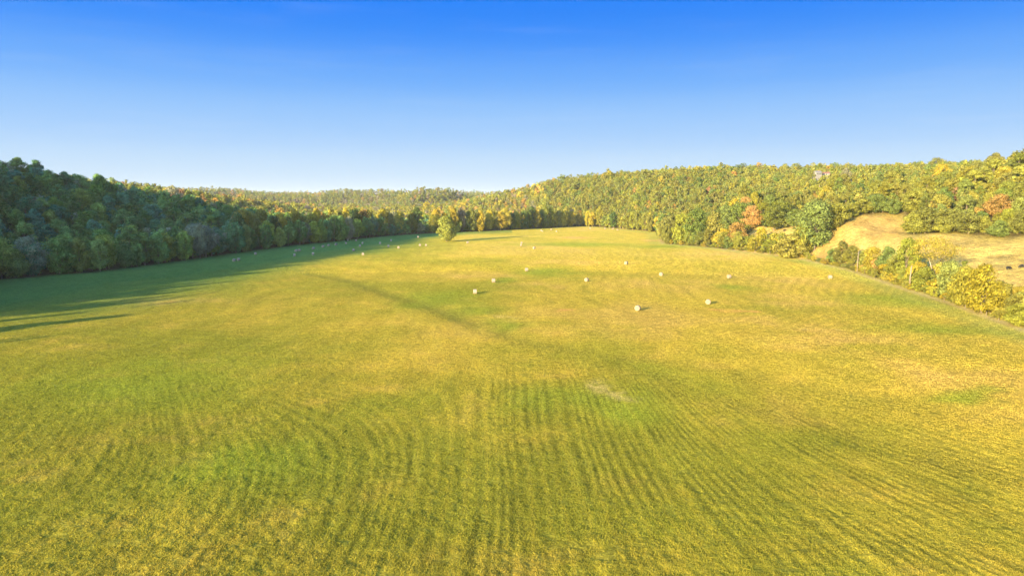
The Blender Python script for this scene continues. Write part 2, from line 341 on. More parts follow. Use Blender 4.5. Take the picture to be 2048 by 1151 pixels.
# ------------------------------------------------------------------ terrain sheet
def build_ground():
    dense = np.radians(np.linspace(-50, 50, 720)); rest = np.radians(np.linspace(50, 310, 131)[1:-1])
    ang = np.concatenate([dense, rest]); na = len(ang)
    rr = [0.5, 10, 20, 30, 38]; r = 44.0
    while r < 3600: rr.append(r); r += min(max(r*r/15000.0, .34), 10.0 if r < 1600 else 22.0)
    while r < 9000: rr.append(r); r *= 1.12
    rr = np.array(rr); nr = len(rr)
    A, RR = np.meshgrid(ang, rr); X = RR*np.sin(A); Y = RR*np.cos(A)
    H = height(X, Y)
    nearm = (1 - sstep(150, 330, RR))*(np.cos(A) > .6)
    H = H + nearm*((vnoise(X/.55, Y/.55, 41)-.5)*.10 + (vnoise(X/1.6, Y/1.6, 43)-.5)*.12)
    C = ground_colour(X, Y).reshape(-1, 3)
    thatch_shade = 1 - sstep(1, -3, field_sd(X, Y))*(.25 - .33*sstep(220, 520, RR)); C = C*thatch_shade.reshape(-1, 1)   # dark soil, plus shade under blades and far sunlit tips painted in
    V = np.stack([X, Y, H], -1).reshape(-1, 3)
    i = np.arange(nr-1)[:, None]; j = np.arange(na)[None, :]; j2 = (j+1) % na
    Fq = np.stack([i*na+j+0*i, i*na+j2, (i+1)*na+j2, (i+1)*na+j+0*i], -1)[..., ::-1].reshape(-1, 4)
    fc = V[Fq].mean(1); isf = (field_sd(fc[:, 0], fc[:, 1]) < 2.0)
    for name, msk, lab in (('field', isf, None), ('hills', ~isf, None)):
        q = Fq[msk]; used, inv = np.unique(q, return_inverse=True)
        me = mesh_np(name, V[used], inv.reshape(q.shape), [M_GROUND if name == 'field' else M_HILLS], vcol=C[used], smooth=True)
        o = link(name, me); tag(o, kind='structure')
build_ground()

# ------------------------------------------------------------------ short grass standing in the near field
def build_grass():
    rg = np.random.default_rng(5); n = 900000
    a = rg.uniform(-R(41), R(41), n); r = 50*np.exp(rg.random(n)**1.0*math.log(600/50.0))
    x = r*np.sin(a); y = r*np.cos(a); keep = (field_sd(x, y) < -1) & (vnoise(x/.9, y/.9, 61) > .22) & (rg.random(n) > sstep(230, 600, r)); x = x[keep]; y = y[keep]; r = r[keep]
    xp = rg.uniform(110, 470, 420000); yp = rg.uniform(140, 520, 420000); kp = np.zeros(len(xp), bool)
    for q in CLEAR[:2]: kp |= inside(xp, yp, q)
    kp &= (np.abs(xp) < .82*yp+10) & (field_sd(xp, yp) > 1) & (vnoise(xp/2.2, yp/2.2, 63) > .35); xp = xp[kp]; yp = yp[kp]; x = np.r_[x, xp]; y = np.r_[y, yp]; r = np.r_[r, np.full(len(xp), 340.)]; n = len(x)
    z = height(x, y) + (1 - sstep(150, 330, r))*((vnoise(x/.55, y/.55, 41)-.5)*.10 + (vnoise(x/1.6, y/1.6, 43)-.5)*.12)
    col = ground_colour(x, y)
    V = np.zeros((n, 3, 3, 3)); k = np.clip(r/150, .6, 2.2)
    for b in range(3):
        t = rg.uniform(0, 2*math.pi, n); ox = rg.normal(0, .09, n)*k; oy = rg.normal(0, .09, n)*k
        w = rg.uniform(.03, .06, n)*k; hh = rg.uniform(.06, .14, n)*np.where(r > 335, 1.2, 1 - .42*sstep(120, 230, r)); le = rg.normal(0, .06, (2, n))
        cx, cy = x+ox, y+oy
        V[:, b, 0] = np.stack([cx-np.cos(t)*w, cy-np.sin(t)*w, z-.02], -1); V[:, b, 1] = np.stack([cx+np.cos(t)*w, cy+np.sin(t)*w, z-.02], -1)
        V[:, b, 2] = np.stack([cx+le[0], cy+le[1], z+hh], -1)
    V = V.reshape(-1, 3); Fq = np.arange(len(V)).reshape(-1, 3)
    sp_ = .27 - .14*sstep(120, 400, r); C = np.repeat(col*(1 + sp_*rg.uniform(-1, 1, n))[:, None], 9, 0)
    m, N, L = mat('grass_blades'); at = N.new('ShaderNodeAttribute'); at.attribute_name = 'gcol'
    d = N.new('ShaderNodeBsdfDiffuse'); t = N.new('ShaderNodeBsdfTranslucent'); mx = N.new('ShaderNodeMixShader'); mx.inputs[0].default_value = .3
    for s in (d, t): L.new(at.outputs['Color'], s.inputs['Color'])
    L.new(d.outputs[0], mx.inputs[1]); L.new(t.outputs[0], mx.inputs[2]); o = N.new('ShaderNodeOutputMaterial'); L.new(mx.outputs[0], o.inputs[0])
    tag(link('grass', mesh_np('grass', V, Fq, [m], vcol=C)), 'short mown yellow-green grass of the hay field', 'grass', kind='stuff')
build_grass()

# ------------------------------------------------------------------ trees
def crown_arrays(seed, r, h0, h1, lobes, leaves, size, shape='round', sparse=0.0):
    """leaf faces on many small lobes filling the crown between heights h0 and h1"""
    rg = np.random.default_rng(seed); L_ = []; cz = (h0+h1)/2; hz = (h1-h0)/2
    for i in range(lobes):
        u = rg.normal(size=3); u /= np.linalg.norm(u); q = rg.random()**.45
        if shape == 'cone':
            t = rg.random()**.8; zz = h0 + (h1-h0)*t; rad = r*(1-t)**.8*.85 + .15; an = rg.uniform(0, 2*math.pi)
            L_.append((rad*math.cos(an)*.7, rad*math.sin(an)*.7, zz, max(.28*r*(1.15-t), .25)))
        else:
            zz = rg.uniform(-1, 1); an = rg.uniform(0, 2*math.pi); wide = {'round': 1.0, 'oval': 1.0, 'spread': 1.12}[shape]
            rad = r*.80*wide*(1-abs(zz)**{'round': 2.3, 'oval': 2.0, 'spread': 2.6}[shape])**.5*rg.random()**.36*(1.06 if -.6 < zz < .1 else .96)
            L_.append((rad*math.cos(an), rad*math.sin(an), cz + zz*hz*.84, r*rg.uniform(.13, .33)*(1-.25*sparse)))
    L_ = np.array(L_); w = L_[:, 3]**2; idx = rg.choice(lobes, leaves, p=w/w.sum())
    n = rg.normal(size=(leaves, 3)); n[:, 2] = n[:, 2]*.9 + .25; n /= np.linalg.norm(n, axis=1)[:, None]
    rad = L_[idx, 3]*rg.uniform(.62, 1.22, leaves)
    c = L_[idx, :3] + n*rad[:, None]*np.array([1, 1, .85])
    nn = n + rg.normal(size=(leaves, 3))*.32; nn /= np.linalg.norm(nn, axis=1)[:, None]
    a = np.cross(nn, rg.normal(size=(leaves, 3))); a /= np.linalg.norm(a, axis=1)[:, None]; b = np.cross(nn, a)
    s = size*rg.uniform(.6, 1.35, leaves)[:, None]
    V = np.stack([c - a*s*.5, c - b*s*.36, c + a*s*.5 + nn*s*.08, c + b*s*.36], 1).reshape(-1, 3)
    V[:, 2] = np.maximum(V[:, 2], .05)
    lv = np.clip(rg.normal(.5, .2, leaves) + (rg.random(lobes)-.5)[idx]*.36, 0, 1)
    return V, np.arange(leaves*4).reshape(-1, 4), lv, L_
def trunk_mb(seed, r, h0, h1, th, lobes, n=6, limbs=5):
    rg = random.Random(seed); mb = MB(); lean = (rg.uniform(-.04,.04)*h1, rg.uniform(-.04,.04)*h1)
    top = h0 + (h1-h0)*.6; pts = [(0,0,-.6),(0,0,.3),(lean[0]*.4, lean[1]*.4, h0*.7+.5),(lean[0], lean[1], top)]
    mb.tube(pts, [th*1.35, th, th*.8, th*.25], n)
    ids = list(range(len(lobes))); rg.shuffle(ids)
    for i in ids[:limbs]:
        q = lobes[i]; z0 = h0*.75 + .4 + rg.random()*(top-h0)*.5; f = (z0/top)
        p0 = (lean[0]*f, lean[1]*f, z0); mid = (p0[0]*.4+q[0]*.6*.8, p0[1]*.4+q[1]*.6*.8, p0[2]*.5+q[2]*.5)
        mb.tube([p0, mid, (q[0], q[1], q[2])], [th*.42, th*.28, th*.1], max(4, n-2))
    return mb
print('ground low', float(height(*np.meshgrid(np.linspace(-600,600,300), np.linspace(-300,1500,400))).min()))
SPEC = {  # name: seed, r, h0, h1, shape
 'oak_a': (1, 5.4, 1.3, 13.0, 'round'), 'oak_b': (2, 5.0, .9, 12.2, 'round'), 'tall_a': (3, 4.1, .8, 15.0, 'oval'), 'tall_b': (4, 3.7, 1.4, 14.2, 'oval'),
 'full_a': (5, 4.6, .2, 10.5, 'oval'), 'full_b': (6, 4.2, .1, 9.0, 'round'), 'shrub_a': (7, 2.6, .05, 4.4, 'round'), 'shrub_b': (8, 2.3, .05, 3.4, 'round'), 'cedar': (9, 2.4, .2, 8.5, 'cone')}
HERO = {}
for k_, (sd_, r_, a_, b_, shp) in SPEC.items():
    big = k_ not in ('shrub_a', 'shrub_b', 'cedar')
    V, Fq, lv, lb = crown_arrays(sd_, r_, a_, b_, 78 if big else 30, 6800 if big else 2200, .44 if big else .30, shp)
    HERO[k_] = (mesh_np('crown_'+k_, V, Fq, [M_LEAF], fattr=lv), trunk_mb(sd_, r_, max(a_, .8), b_, .26 if big else .1, lb).mesh('trunk_'+k_, M_BARK, True), r_, b_)
LOW = []
for i in range(8):
    sh = ('round', 'oval', 'round', 'oval', 'round', 'oval', 'round', 'cone')[i]; r_ = (5.2, 4.2, 4.6, 3.8, 5.6, 4.4, 3.6, 2.6)[i]; hh = (12, 14, 11, 13.5, 12.5, 12, 9, 10)[i]
    V, Fq, lv, lb = crown_arrays(100+i, r_, .3, hh, 30, 640, .95, sh)
    tv = trunk_mb(100+i, r_, 1.5, hh, .24, lb, 4, 2); qs = [f for f in tv.f if len(f) == 4]
    V2 = np.vstack([V, np.array(tv.v)]); F2 = np.vstack([Fq, np.array(qs)+len(V)])
    me = mesh_np('forest_tree', V2, F2, [M_LEAF, M_BARK], fattr=np.concatenate([lv, np.zeros(len(qs))]), mi=[0]*len(Fq)+[1]*len(qs))
    LOW.append(bpy.data.objects.new('forest_tree_shape', me))   # only ever used as a shape by the forest's instances

PAL = {'dark green': (.085,.128,.036), 'green': (.130,.170,.042), 'olive': (.158,.168,.040), 'yellow-green': (.200,.208,.040), 'yellow': (.285,.250,.036),
       'orange': (.290,.190,.055), 'rust': (.22,.135,.070), 'greyish brown': (.170,.158,.095), 'blue-green': (.078,.140,.070)}
MIX = {'lefthill': [('dark green',.34),('green',.34),('blue-green',.22),('olive',.05),('greyish brown',.05)],
       'leftedge': [('dark green',.28),('green',.28),('blue-green',.10),('olive',.10),('yellow-green',.08),('greyish brown',.16)],
       'leftridge': [('olive',.36),('orange',.12),('yellow-green',.28),('green',.20),('rust',.04)],
       'farend': [('yellow',.30),('orange',.05),('yellow-green',.22),('olive',.14),('dark green',.16),('greyish brown',.06)],
       'righthill': [('yellow-green',.38),('olive',.33),('green',.215),('orange',.02),('yellow',.03),('rust',.005),('dark green',.02)],
       'rightedge': [('yellow',.34),('yellow-green',.38),('olive',.18),('green',.07),('orange',.03)],
       'far': [('olive',.34),('yellow-green',.20),('green',.32),('orange',.03),('greyish brown',.11)],
       'valley': [('yellow-green',.25),('olive',.22),('orange',.06),('yellow',.10),('greyish brown',.13),('green',.10)]}
def pick(mix, u):
    s = 0
    for n, p in MIX[mix]:
        s += p
        if u <= s: return n
    return MIX[mix][0][0]

trees = []        # (x, y, z, species, sxy, sz, rot, colour name, rgb, zone)
def add_tree(x, y, sp, sxy, sz, colour, zone, z=None, hero=False, **kw):
    c = np.array(PAL[colour])*(random.uniform(.8, 1.22) if zone not in ('righthill', 'far') else random.uniform(.88, 1.14))*np.array([random.uniform(.9,1.12), 1, random.uniform(.8,1.2)])
    c = c*{'lefthill': 1.5, 'leftedge': 1.5, 'leftridge': 1.2, 'valley': 1.2, 'lone': 1.3, 'far': 1.1}.get(zone, 1.0)   # left woods lightened in colour to lift their shade; others paler stands
    if zone in ('lefthill', 'leftedge'): c = c*np.array([.86, 1.06, 1.05])                 # cooler, greener hue of the shade put into their leaf colour
    t = dict(x=x, y=y, z=z, sp=sp, sxy=sxy, sz=sz, rot=random.uniform(0, 6.28), cn=colour, c=c, zone=zone, hero=hero); t.update(kw); trees.append(t)

def px_tree(px, py, hpx, wpx, sp, colour, zone, **kw):     # a tree seen at a pixel: its foot on the ground there, true size from its distance
    x, y, z = hit(px, py); k = y/F*1.0
    _, _, r, hh = HERO[sp]
    add_tree(x, y, sp, wpx*k/(2*r*1.02), hpx*k/hh, colour, zone, z=z, hero=True, **kw)

# the lone tree and the ones that stand out
px_tree(893, 483, 52, 47, 'full_a', 'yellow-green', 'lone', label='lone rounded yellow-green tree standing in the hay field, long shadow to its right', lone=True)
HEDGE = [(2040,652,46,64,'full_b','yellow-green'),(1962,626,100,88,'full_a','yellow'),(1925,612,82,66,'full_b','yellow-green'),(1998,628,62,50,'full_b','yellow-green'),(1896,598,78,60,'full_a','olive'),
 (1850,580,48,50,'full_b','yellow-green'),(1835,566,44,44,'full_b','yellow'),(1812,560,86,56,'oak_b','yellow-green'),(1790,556,46,42,'full_b','olive'),(1774,550,58,46,'full_a','green'),
 (1745,545,52,44,'full_a','yellow'),(1728,542,44,34,'full_b','yellow-green'),(1702,530,40,36,'full_a','olive'),(1682,527,46,38,'full_a','olive'),(1664,526,30,26,'full_b','green'),
 (1628,502,100,84,'oak_b','green'),(1604,512,66,56,'full_a','yellow-green'),(1578,516,48,74,'full_b','yellow-green'),(1652,470,52,60,'oak_a','olive'),(1540,508,30,40,'shrub_a','yellow-green'),(1510,504,30,40,'shrub_a','yellow'),
 (1474,492,48,44,'full_a','orange'),(1445,494,38,38,'full_b','yellow'),(1428,490,64,56,'full_a','yellow-green'),(1392,489,72,62,'full_a','green'),(1362,488,62,46,'full_a','yellow-green'),(1342,487,58,42,'tall_a','olive'),(1450,482,70,60,'oak_b','green'),
 (1502,462,50,46,'oak_a','orange'),(1480,462,56,54,'oak_b','green'),(1548,462,52,50,'oak_a','olive'),(1560,448,48,50,'oak_b','olive'),(1526,450,46,48,'oak_a','yellow-green')]
for h_ in HEDGE: px_tree(*h_, 'rightedge')
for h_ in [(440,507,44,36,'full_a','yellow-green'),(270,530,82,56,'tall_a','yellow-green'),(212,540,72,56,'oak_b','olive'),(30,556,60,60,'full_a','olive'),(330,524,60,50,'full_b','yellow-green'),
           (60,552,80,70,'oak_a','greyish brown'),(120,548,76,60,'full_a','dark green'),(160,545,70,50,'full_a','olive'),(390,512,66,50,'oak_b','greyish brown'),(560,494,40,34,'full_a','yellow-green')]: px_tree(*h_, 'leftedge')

def row(pts, step, zone, hrange, wr, jitter=2.0, off=3.0, species=('full_a','full_b','full_a','oak_b')):
    for (a, b) in zip(pts[:-1], pts[1:]):
        a = np.array(a); b = np.array(b); Ln = np.linalg.norm(b-a); n = max(1, int(Ln/step)); nrm = np.array([-(b-a)[1], (b-a)[0]])/Ln
        for i in range(n):
            p = a + (b-a)*(i+.5)/n; q = p + nrm*(off + random.uniform(-jitter, jitter)) + (b-a)/Ln*random.uniform(-jitter, jitter)
            if zone in ('leftedge','rightedge') and any(t['hero'] and math.hypot(t['x']-q[0], t['y']-q[1]) < step*.62 for t in trees[:60]): continue
            sp = random.choice(species); _, _, r, hh = HERO[sp]; H_ = random.uniform(*hrange); 
            add_tree(q[0], q[1], sp, random.uniform(*wr)/r, H_/hh, pick(zone, random.random()), zone)
nL = 3
fl = [tuple(p) for p in FP]
V_ = ('full_a','full_b','full_a','oak_b','oak_a','tall_a')
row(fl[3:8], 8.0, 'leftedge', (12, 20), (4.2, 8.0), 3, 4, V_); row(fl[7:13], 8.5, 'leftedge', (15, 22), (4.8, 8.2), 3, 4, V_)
row(fl[9:14], 9.0, 'farend', (22, 29), (5.5, 8.5), 3, 15, V_)                       # taller, gold-topped trees behind the shaded row
row(fl[13:18], 8.5, 'farend', (20, 29), (5.5, 8.5), 3, 4, V_)
row(fl[17:21], 8.0, 'righthill', (15, 23), (4.6, 7.5), 3, 3, V_)
row(fl[20:28], 4.6, 'rightedge', (2.2, 4.6), (1.7, 2.8), 1.2, 2.5, ('shrub_a','shrub_b','shrub_a'))
row([on_flat(*p) for p in [(1340,486),(1400,492),(1500,504),(1590,516)]], 7.0, 'rightedge', (7, 12), (3.2, 4.6), 2, 9, ('full_a','full_b'))
row([on_flat(*p) for p in [(1725,548),(1800,575),(1900,607),(2048,660),(2200,715)]], 5.0, 'rightedge', (4.5, 8), (2.8, 4.4), 1.5, 6, ('full_b','full_a','full_b'))
row([on_flat(*p) for p in [(1780,568),(1900,607),(2048,660)]], 6.5, 'rightedge', (7, 11), (3.6, 5.0), 2, 12, ('full_b','full_a'))
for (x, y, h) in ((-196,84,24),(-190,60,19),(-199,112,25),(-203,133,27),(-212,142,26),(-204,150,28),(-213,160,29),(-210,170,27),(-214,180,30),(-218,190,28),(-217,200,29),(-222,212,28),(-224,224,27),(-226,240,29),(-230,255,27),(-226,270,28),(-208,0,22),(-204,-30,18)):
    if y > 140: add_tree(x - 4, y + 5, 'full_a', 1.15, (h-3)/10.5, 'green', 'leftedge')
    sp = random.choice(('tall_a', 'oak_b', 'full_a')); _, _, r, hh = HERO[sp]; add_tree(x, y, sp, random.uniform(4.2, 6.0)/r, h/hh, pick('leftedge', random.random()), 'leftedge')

for (px, Y, h_, w_, cn, lab) in ((1622, 690, 21, 6.5, 'olive', 'tall olive tree standing above the ridge beside the white house'), (1692, 640, 19, 5.2, 'greyish brown', 'tall thin-topped tree poking above the ridge right of the houses'),
                              (1952, 470, 17, 5.0, 'olive', 'olive tree rising above the ridge near the right end of the skyline')):
    x_, y_, _ = at_depth(px, 350, Y); add_tree(x_, y_, 'oak_a', w_/5.4, h_/13, cn, 'righthill', label=lab)
# woods
def zone_of(x, y):
    if y > 1350: return 'far'
    if x < -60 and y > 820: return 'leftridge' if (rbf_fast(np.array([x]), np.array([y]))[0] > 16) else 'valley'
    if x < 120*0-100+ (y-600)*.3 and y < 820: return 'lefthill'
    if x < 60 and y > 820: return 'valley'
    return 'righthill'
rg = np.random.default_rng(11)
def scatter(x0, x1, y0, y1, s):
    gx, gy = np.meshgrid(np.arange(x0, x1, s), np.arange(y0, y1, s*.9)); gx = gx + (np.arange(gx.shape[0])[:, None] % 2)*s*.5
    return (gx + rg.uniform(-.36, .36, gx.shape)*s).ravel(), (gy + rg.uniform(-.36, .36, gx.shape)*s).ravel()
XS, YS, SZ = [], [], []
for (x0, x1, y0, y1, s, q) in ((-900, -60, -500, 900, 7.6, 1.0), (-60, 900, -500, 430, 7.4, 1.0), (-60, 900, 430, 900, 6.5, .86), (-1300, -60, 900, 1500, 8.6, 1.08), (-60, 1100, 900, 1500, 7.4, .95), (-1700, 1300, 1500, 3200, 11.0, 1.15)):
    a, b = scatter(x0, x1, y0, y1, s); XS.append(a); YS.append(b); SZ.append(np.full(len(a), q))
XS = np.concatenate(XS); YS = np.concatenate(YS); SZ = np.concatenate(SZ)
keep = (np.abs(XS) < .80*YS + 60) | ((XS < -235) & (YS < 900) & (XS > -560)); XS, YS, SZ = XS[keep], YS[keep], SZ[keep]
sdv = field_sd(XS, YS); keep = sdv > 7
for ci, q in enumerate(CLEAR): keep &= ~(inside(XS, YS, q) | (seg_dist(XS, YS, q) < (6 if ci == 0 else 2)))
keep &= ~((XS > 100) & (YS < 470) & (sdv < 30) & (YS > 120))
keep &= ~((XS > 0) & (YS < 120)); keep &= ~((XS < 0) & (YS < 230) & (sdv < 22))
keep &= vnoise(XS/22, YS/22, 71) > .06
XS, YS, SZ, sdv = XS[keep], YS[keep], SZ[keep], sdv[keep]
ZS = height(XS, YS)
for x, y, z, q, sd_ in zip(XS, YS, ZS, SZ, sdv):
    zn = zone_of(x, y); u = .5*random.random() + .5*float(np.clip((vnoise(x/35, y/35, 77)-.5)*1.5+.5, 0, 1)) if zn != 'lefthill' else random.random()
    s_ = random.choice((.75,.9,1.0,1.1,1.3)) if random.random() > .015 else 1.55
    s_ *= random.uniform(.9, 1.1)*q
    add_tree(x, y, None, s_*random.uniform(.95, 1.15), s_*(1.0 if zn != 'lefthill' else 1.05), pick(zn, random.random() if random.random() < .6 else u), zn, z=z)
zz = height(np.array([t['x'] for t in trees]), np.array([t['y'] for t in trees]))
LK = [7 if (random.random() < .04) else random.randrange(7) for _ in trees]
_tx = np.array([t['x'] for t in trees]); _ty = np.array([t['y'] for t in trees]); CD = np.minimum(seg_dist(_tx, _ty, CLEAR[0]), seg_dist(_tx, _ty, CLEAR[1]))
for t, cd in zip(trees, CD):                                # wood edges on the pasture: lower, bushier, leafy to the ground
    if t['sp'] is None and cd < 15 and t['zone'] == 'righthill':
        t['edge'] = True; t['sz'] *= .78; t['sxy'] *= 1.15; t['cn'] = random.choice(('olive','green','olive','yellow-green')); t['c'] = np.array(PAL[t['cn']])*random.uniform(.85, 1.1)
LR = (5.2, 4.2, 4.6, 3.8, 5.6, 4.4, 3.6, 2.6); LH = (12, 14, 11, 13.5, 12.5, 12, 9, 10)
for t, z, lk in zip(trees, zz, LK):
    if t['z'] is None: t['z'] = float(z)
    t['lk'] = lk
    if t['sp']: _, _, r, h = HERO[t['sp']]; t['rw'] = r*t['sxy']; t['hh'] = h*t['sz']
    else: t['rw'] = LR[lk]*t['sxy']; t['hh'] = LH[lk]*t['sz']
# which trees the photograph shows largest: paint crowns near to far into a small buffer
BW, BH = 1024, 575; buf = np.full((BH, BW), -1, np.int32)
tx = np.array([t['x'] for t in trees]); ty = np.array([t['y'] for t in trees]); tz = np.array([t['z'] for t in trees]); th = np.array([t['hh'] for t in trees]); tr = np.array([t['rw'] for t in trees])
vis = np.zeros(len(trees)); hidden = np.zeros(len(trees), bool)
for f in np.linspace(.1, .97, 60):                          # hidden behind the terrain itself
    hidden |= CAMH + (tz+th-CAMH)*f < height_fast(tx*f, ty*f) if False else CAMH + (tz+th-CAMH)*f < rbf_fast(tx*f, ty*f)*(field_sd(tx*f, ty*f) > 20) - 3
for i in np.argsort(ty):
    if ty[i] < 60 or hidden[i]: continue
    cx, cy, dep = project(tx[i], ty[i], tz[i] + th[i]*.55); rx = F*tr[i]/dep/2; ry = F*th[i]*.46/dep/2; cx /= 2; cy /= 2
    x0, x1, y0, y1 = int(cx-rx), int(cx+rx)+1, int(cy-ry), int(cy+ry)+1
    x0 = max(x0, 0); y0 = max(y0, 0); x1 = min(x1, BW); y1 = min(y1, BH)
    if x1 <= x0 or y1 <= y0: continue
    yy, xx = np.mgrid[y0:y1, x0:x1]; m_ = ((xx-cx)/max(rx,.7))**2 + ((yy-cy)/max(ry,.7))**2 <= 1
    sub = buf[y0:y1, x0:x1]; m_ &= sub < 0; vis[i] = m_.sum(); sub[m_] = i
order = np.argsort(-vis)
NIND = 300
named = [i for i in range(len(trees)) if 'label' in trees[i]]; ind = named + [i for i in order if vis[i] > 0 and 'label' not in trees[i]][:NIND-len(named)]
indset = set(ind)
print('trees', len(trees), 'visible', int((vis > 0).sum()), 'smallest individual px', vis[ind[-1]])
low_species = ['oak_a', 'tall_a', 'oak_b', 'tall_b', 'oak_a', 'full_a', 'full_b', 'cedar']
WHERE = {'lefthill': 'on the shaded left hill', 'leftedge': 'in the shaded left treeline', 'leftridge': 'on the sunlit left ridge',
         'farend': 'in the treeline closing the far field end', 'righthill': 'on the sunlit right hillside', 'rightedge': 'in the right hedgerow',
         'far': 'on the distant ridge', 'valley': 'in the valley beyond the field'}
GROUPS = {k: 'trees ' + v for k, v in WHERE.items()}
def ordinal(n): return f"{n}{'th' if 10 <= n % 100 <= 20 else {1:'st',2:'nd',3:'rd'}.get(n % 10, 'th')}"
cnt = {}
for i in sorted(ind, key=lambda i: project(tx[i], ty[i], tz[i])[0]):
    t = trees[i]; sp = t['sp'] or (random.choice(('full_a','full_b')) if t.get('edge') else low_species[t['lk']]); cm, tm, r, h = HERO[sp]
    kind = 'shrub' if sp.startswith('shrub') or t['hh'] < 5.5 else ('cedar_tree' if sp == 'cedar' else 'tree')
    e = empty({'tree': 'broadleaf_tree'}.get(kind, kind), (t['x'], t['y'], t['z'] - .1), t['rot'])
    e.scale = (t['rw']/r, t['rw']/r, t['hh']/h)
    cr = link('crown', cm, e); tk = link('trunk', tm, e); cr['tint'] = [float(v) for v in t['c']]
    noun = {'tree': 'tree', 'shrub': 'low shrub', 'cedar_tree': 'pointed cedar'}[kind]
    if 'label' in t: tag(e, t['label'], 'tree'); continue
    key = (t['cn'], noun, t['zone']); cnt[key] = cnt.get(key, 0) + 1
    tag(e, f"{t['cn']} {noun} {WHERE[t['zone']]}, {ordinal(cnt[key])} from left", {'tree':'tree','shrub':'shrub','cedar_tree':'tree'}[kind], (GROUPS[t['zone']] if kind != 'shrub' else 'shrubs along the right field edge'))

# all remaining trees: one wood, instanced
rest_i = [i for i in range(len(trees)) if i not in indset and (vis[i] > 0 or ty[i] < 1500)]
print('forest', len(rest_i))
fm = bpy.data.meshes.new('forest'); n_ = len(rest_i); fm.vertices.add(n_)
fm.vertices.foreach_set('co', np.array([(trees[i]['x'], trees[i]['y'], trees[i]['z']-.2) for i in rest_i], np.float32).ravel())
def pat(name, typ, key, arr): 
    a = fm.attributes.new(name, typ, 'POINT'); a.data.foreach_set(key, np.asarray(arr).ravel())
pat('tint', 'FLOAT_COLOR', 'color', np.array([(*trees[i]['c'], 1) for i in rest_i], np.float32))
pat('tscale', 'FLOAT_VECTOR', 'vector', np.array([(trees[i]['rw']/LR[trees[i]['lk']],)*2 + (trees[i]['hh']/LH[trees[i]['lk']],) for i in rest_i], np.float32))
pat('trot', 'FLOAT_VECTOR', 'vector', np.array([(0, 0, trees[i]['rot']) for i in rest_i], np.float32))
pat('tkind', 'INT', 'value', np.array([trees[i]['lk'] for i in rest_i], np.int32))
fo = link('forest', fm); tag(fo, 'dense autumn woodland covering the hills around the field', 'forest', kind='stuff')
gn = bpy.data.node_groups.new('forest_trees', 'GeometryNodeTree')
gn.interface.new_socket('Geometry', in_out='INPUT', socket_type='NodeSocketGeometry'); gn.interface.new_socket('Geometry', in_out='OUTPUT', socket_type='NodeSocketGeometry')
N = gn.nodes; L = gn.links; gi = N.new('NodeGroupInput'); go = N.new('NodeGroupOutput')
join = N.new('GeometryNodeJoinGeometry')
for ob in reversed(LOW):
    oi = N.new('GeometryNodeObjectInfo'); oi.inputs['Object'].default_value = ob; oi.inputs['As Instance'].default_value = True
    L.new(oi.outputs['Geometry'], join.inputs[0])
iop = N.new('GeometryNodeInstanceOnPoints'); iop.inputs['Pick Instance'].default_value = True
def na(name, typ):
    a = N.new('GeometryNodeInputNamedAttribute'); a.data_type = typ; a.inputs['Name'].default_value = name; return a.outputs['Attribute']
L.new(gi.outputs[0], iop.inputs['Points']); L.new(join.outputs[0], iop.inputs['Instance'])
L.new(na('tkind', 'INT'), iop.inputs['Instance Index']); L.new(na('tscale', 'FLOAT_VECTOR'), iop.inputs['Scale']); L.new(na('trot', 'FLOAT_VECTOR'), iop.inputs['Rotation'])
L.new(iop.outputs[0], go.inputs[0])
md = fo.modifiers.new('forest_trees', 'NODES'); md.node_group = gn

# ------------------------------------------------------------------ the air
air_top = max(float(x_['z'] + x_['hh']) for x_ in trees) + 6; print('air top', air_top)
mb = MB(); mb.box(-9200, 9200, -9200, 9200, -5, air_top)
m_, N, L = mat('air'); pv = N.new('ShaderNodeVolumePrincipled'); pv.inputs['Color'].default_value = (.86,.92,1,1); pv.inputs['Density'].default_value = HAZE; pv.inputs['Anisotropy'].default_value = 0.0
o_ = N.new('ShaderNodeOutputMaterial'); L.new(pv.outputs[0], o_.inputs['Volume'])
if HAZE: tag(link('haze', mb.mesh('haze', m_)), 'thin pale haze in the air over the valley', 'haze', kind='stuff')

# ------------------------------------------------------------------ hay bales
def bale_mesh():
    me = bpy.data.meshes.new('hay_bale'); rg_ = random.Random(4); n = 28; V = []; Fc = []; mi = []
    Rb, Lb = .86, .66
    rings = [(-Lb, .30), (-Lb+.015, .62), (-Lb, .80), (-Lb+.05, .86), (-.3, .875), (0, .86), (.3, .875), (Lb-.05, .86), (Lb, .80), (Lb-.015, .62), (Lb, .30)]
    for (x, r) in rings:
        for k in range(n):
            t = 2*math.pi*k/n; q = r*(1+rg_.uniform(-.012, .012)); z = Rb*.97 + q*math.cos(t); z = max(z, .02)
            V.append((x + rg_.uniform(-.012, .012), q*math.sin(t), z))
    for i in range(len(rings)-1):
        for k in range(n): Fc.append((i*n+k, i*n+(k+1)%n, (i+1)*n+(k+1)%n, (i+1)*n+k)); mi.append(1 if i in (0, 1, 8, 9) else 0)
    Fc.append(tuple(range(n))[::-1]); Fc.append(tuple((len(rings)-1)*n+k for k in range(n))); mi += [1, 1]
    me.from_pydata(V, [], Fc); me.materials.append(M_HAY); me.materials.append(M_HAYEND); me.polygons.foreach_set('material_index', mi); return me
BM = bale_mesh()
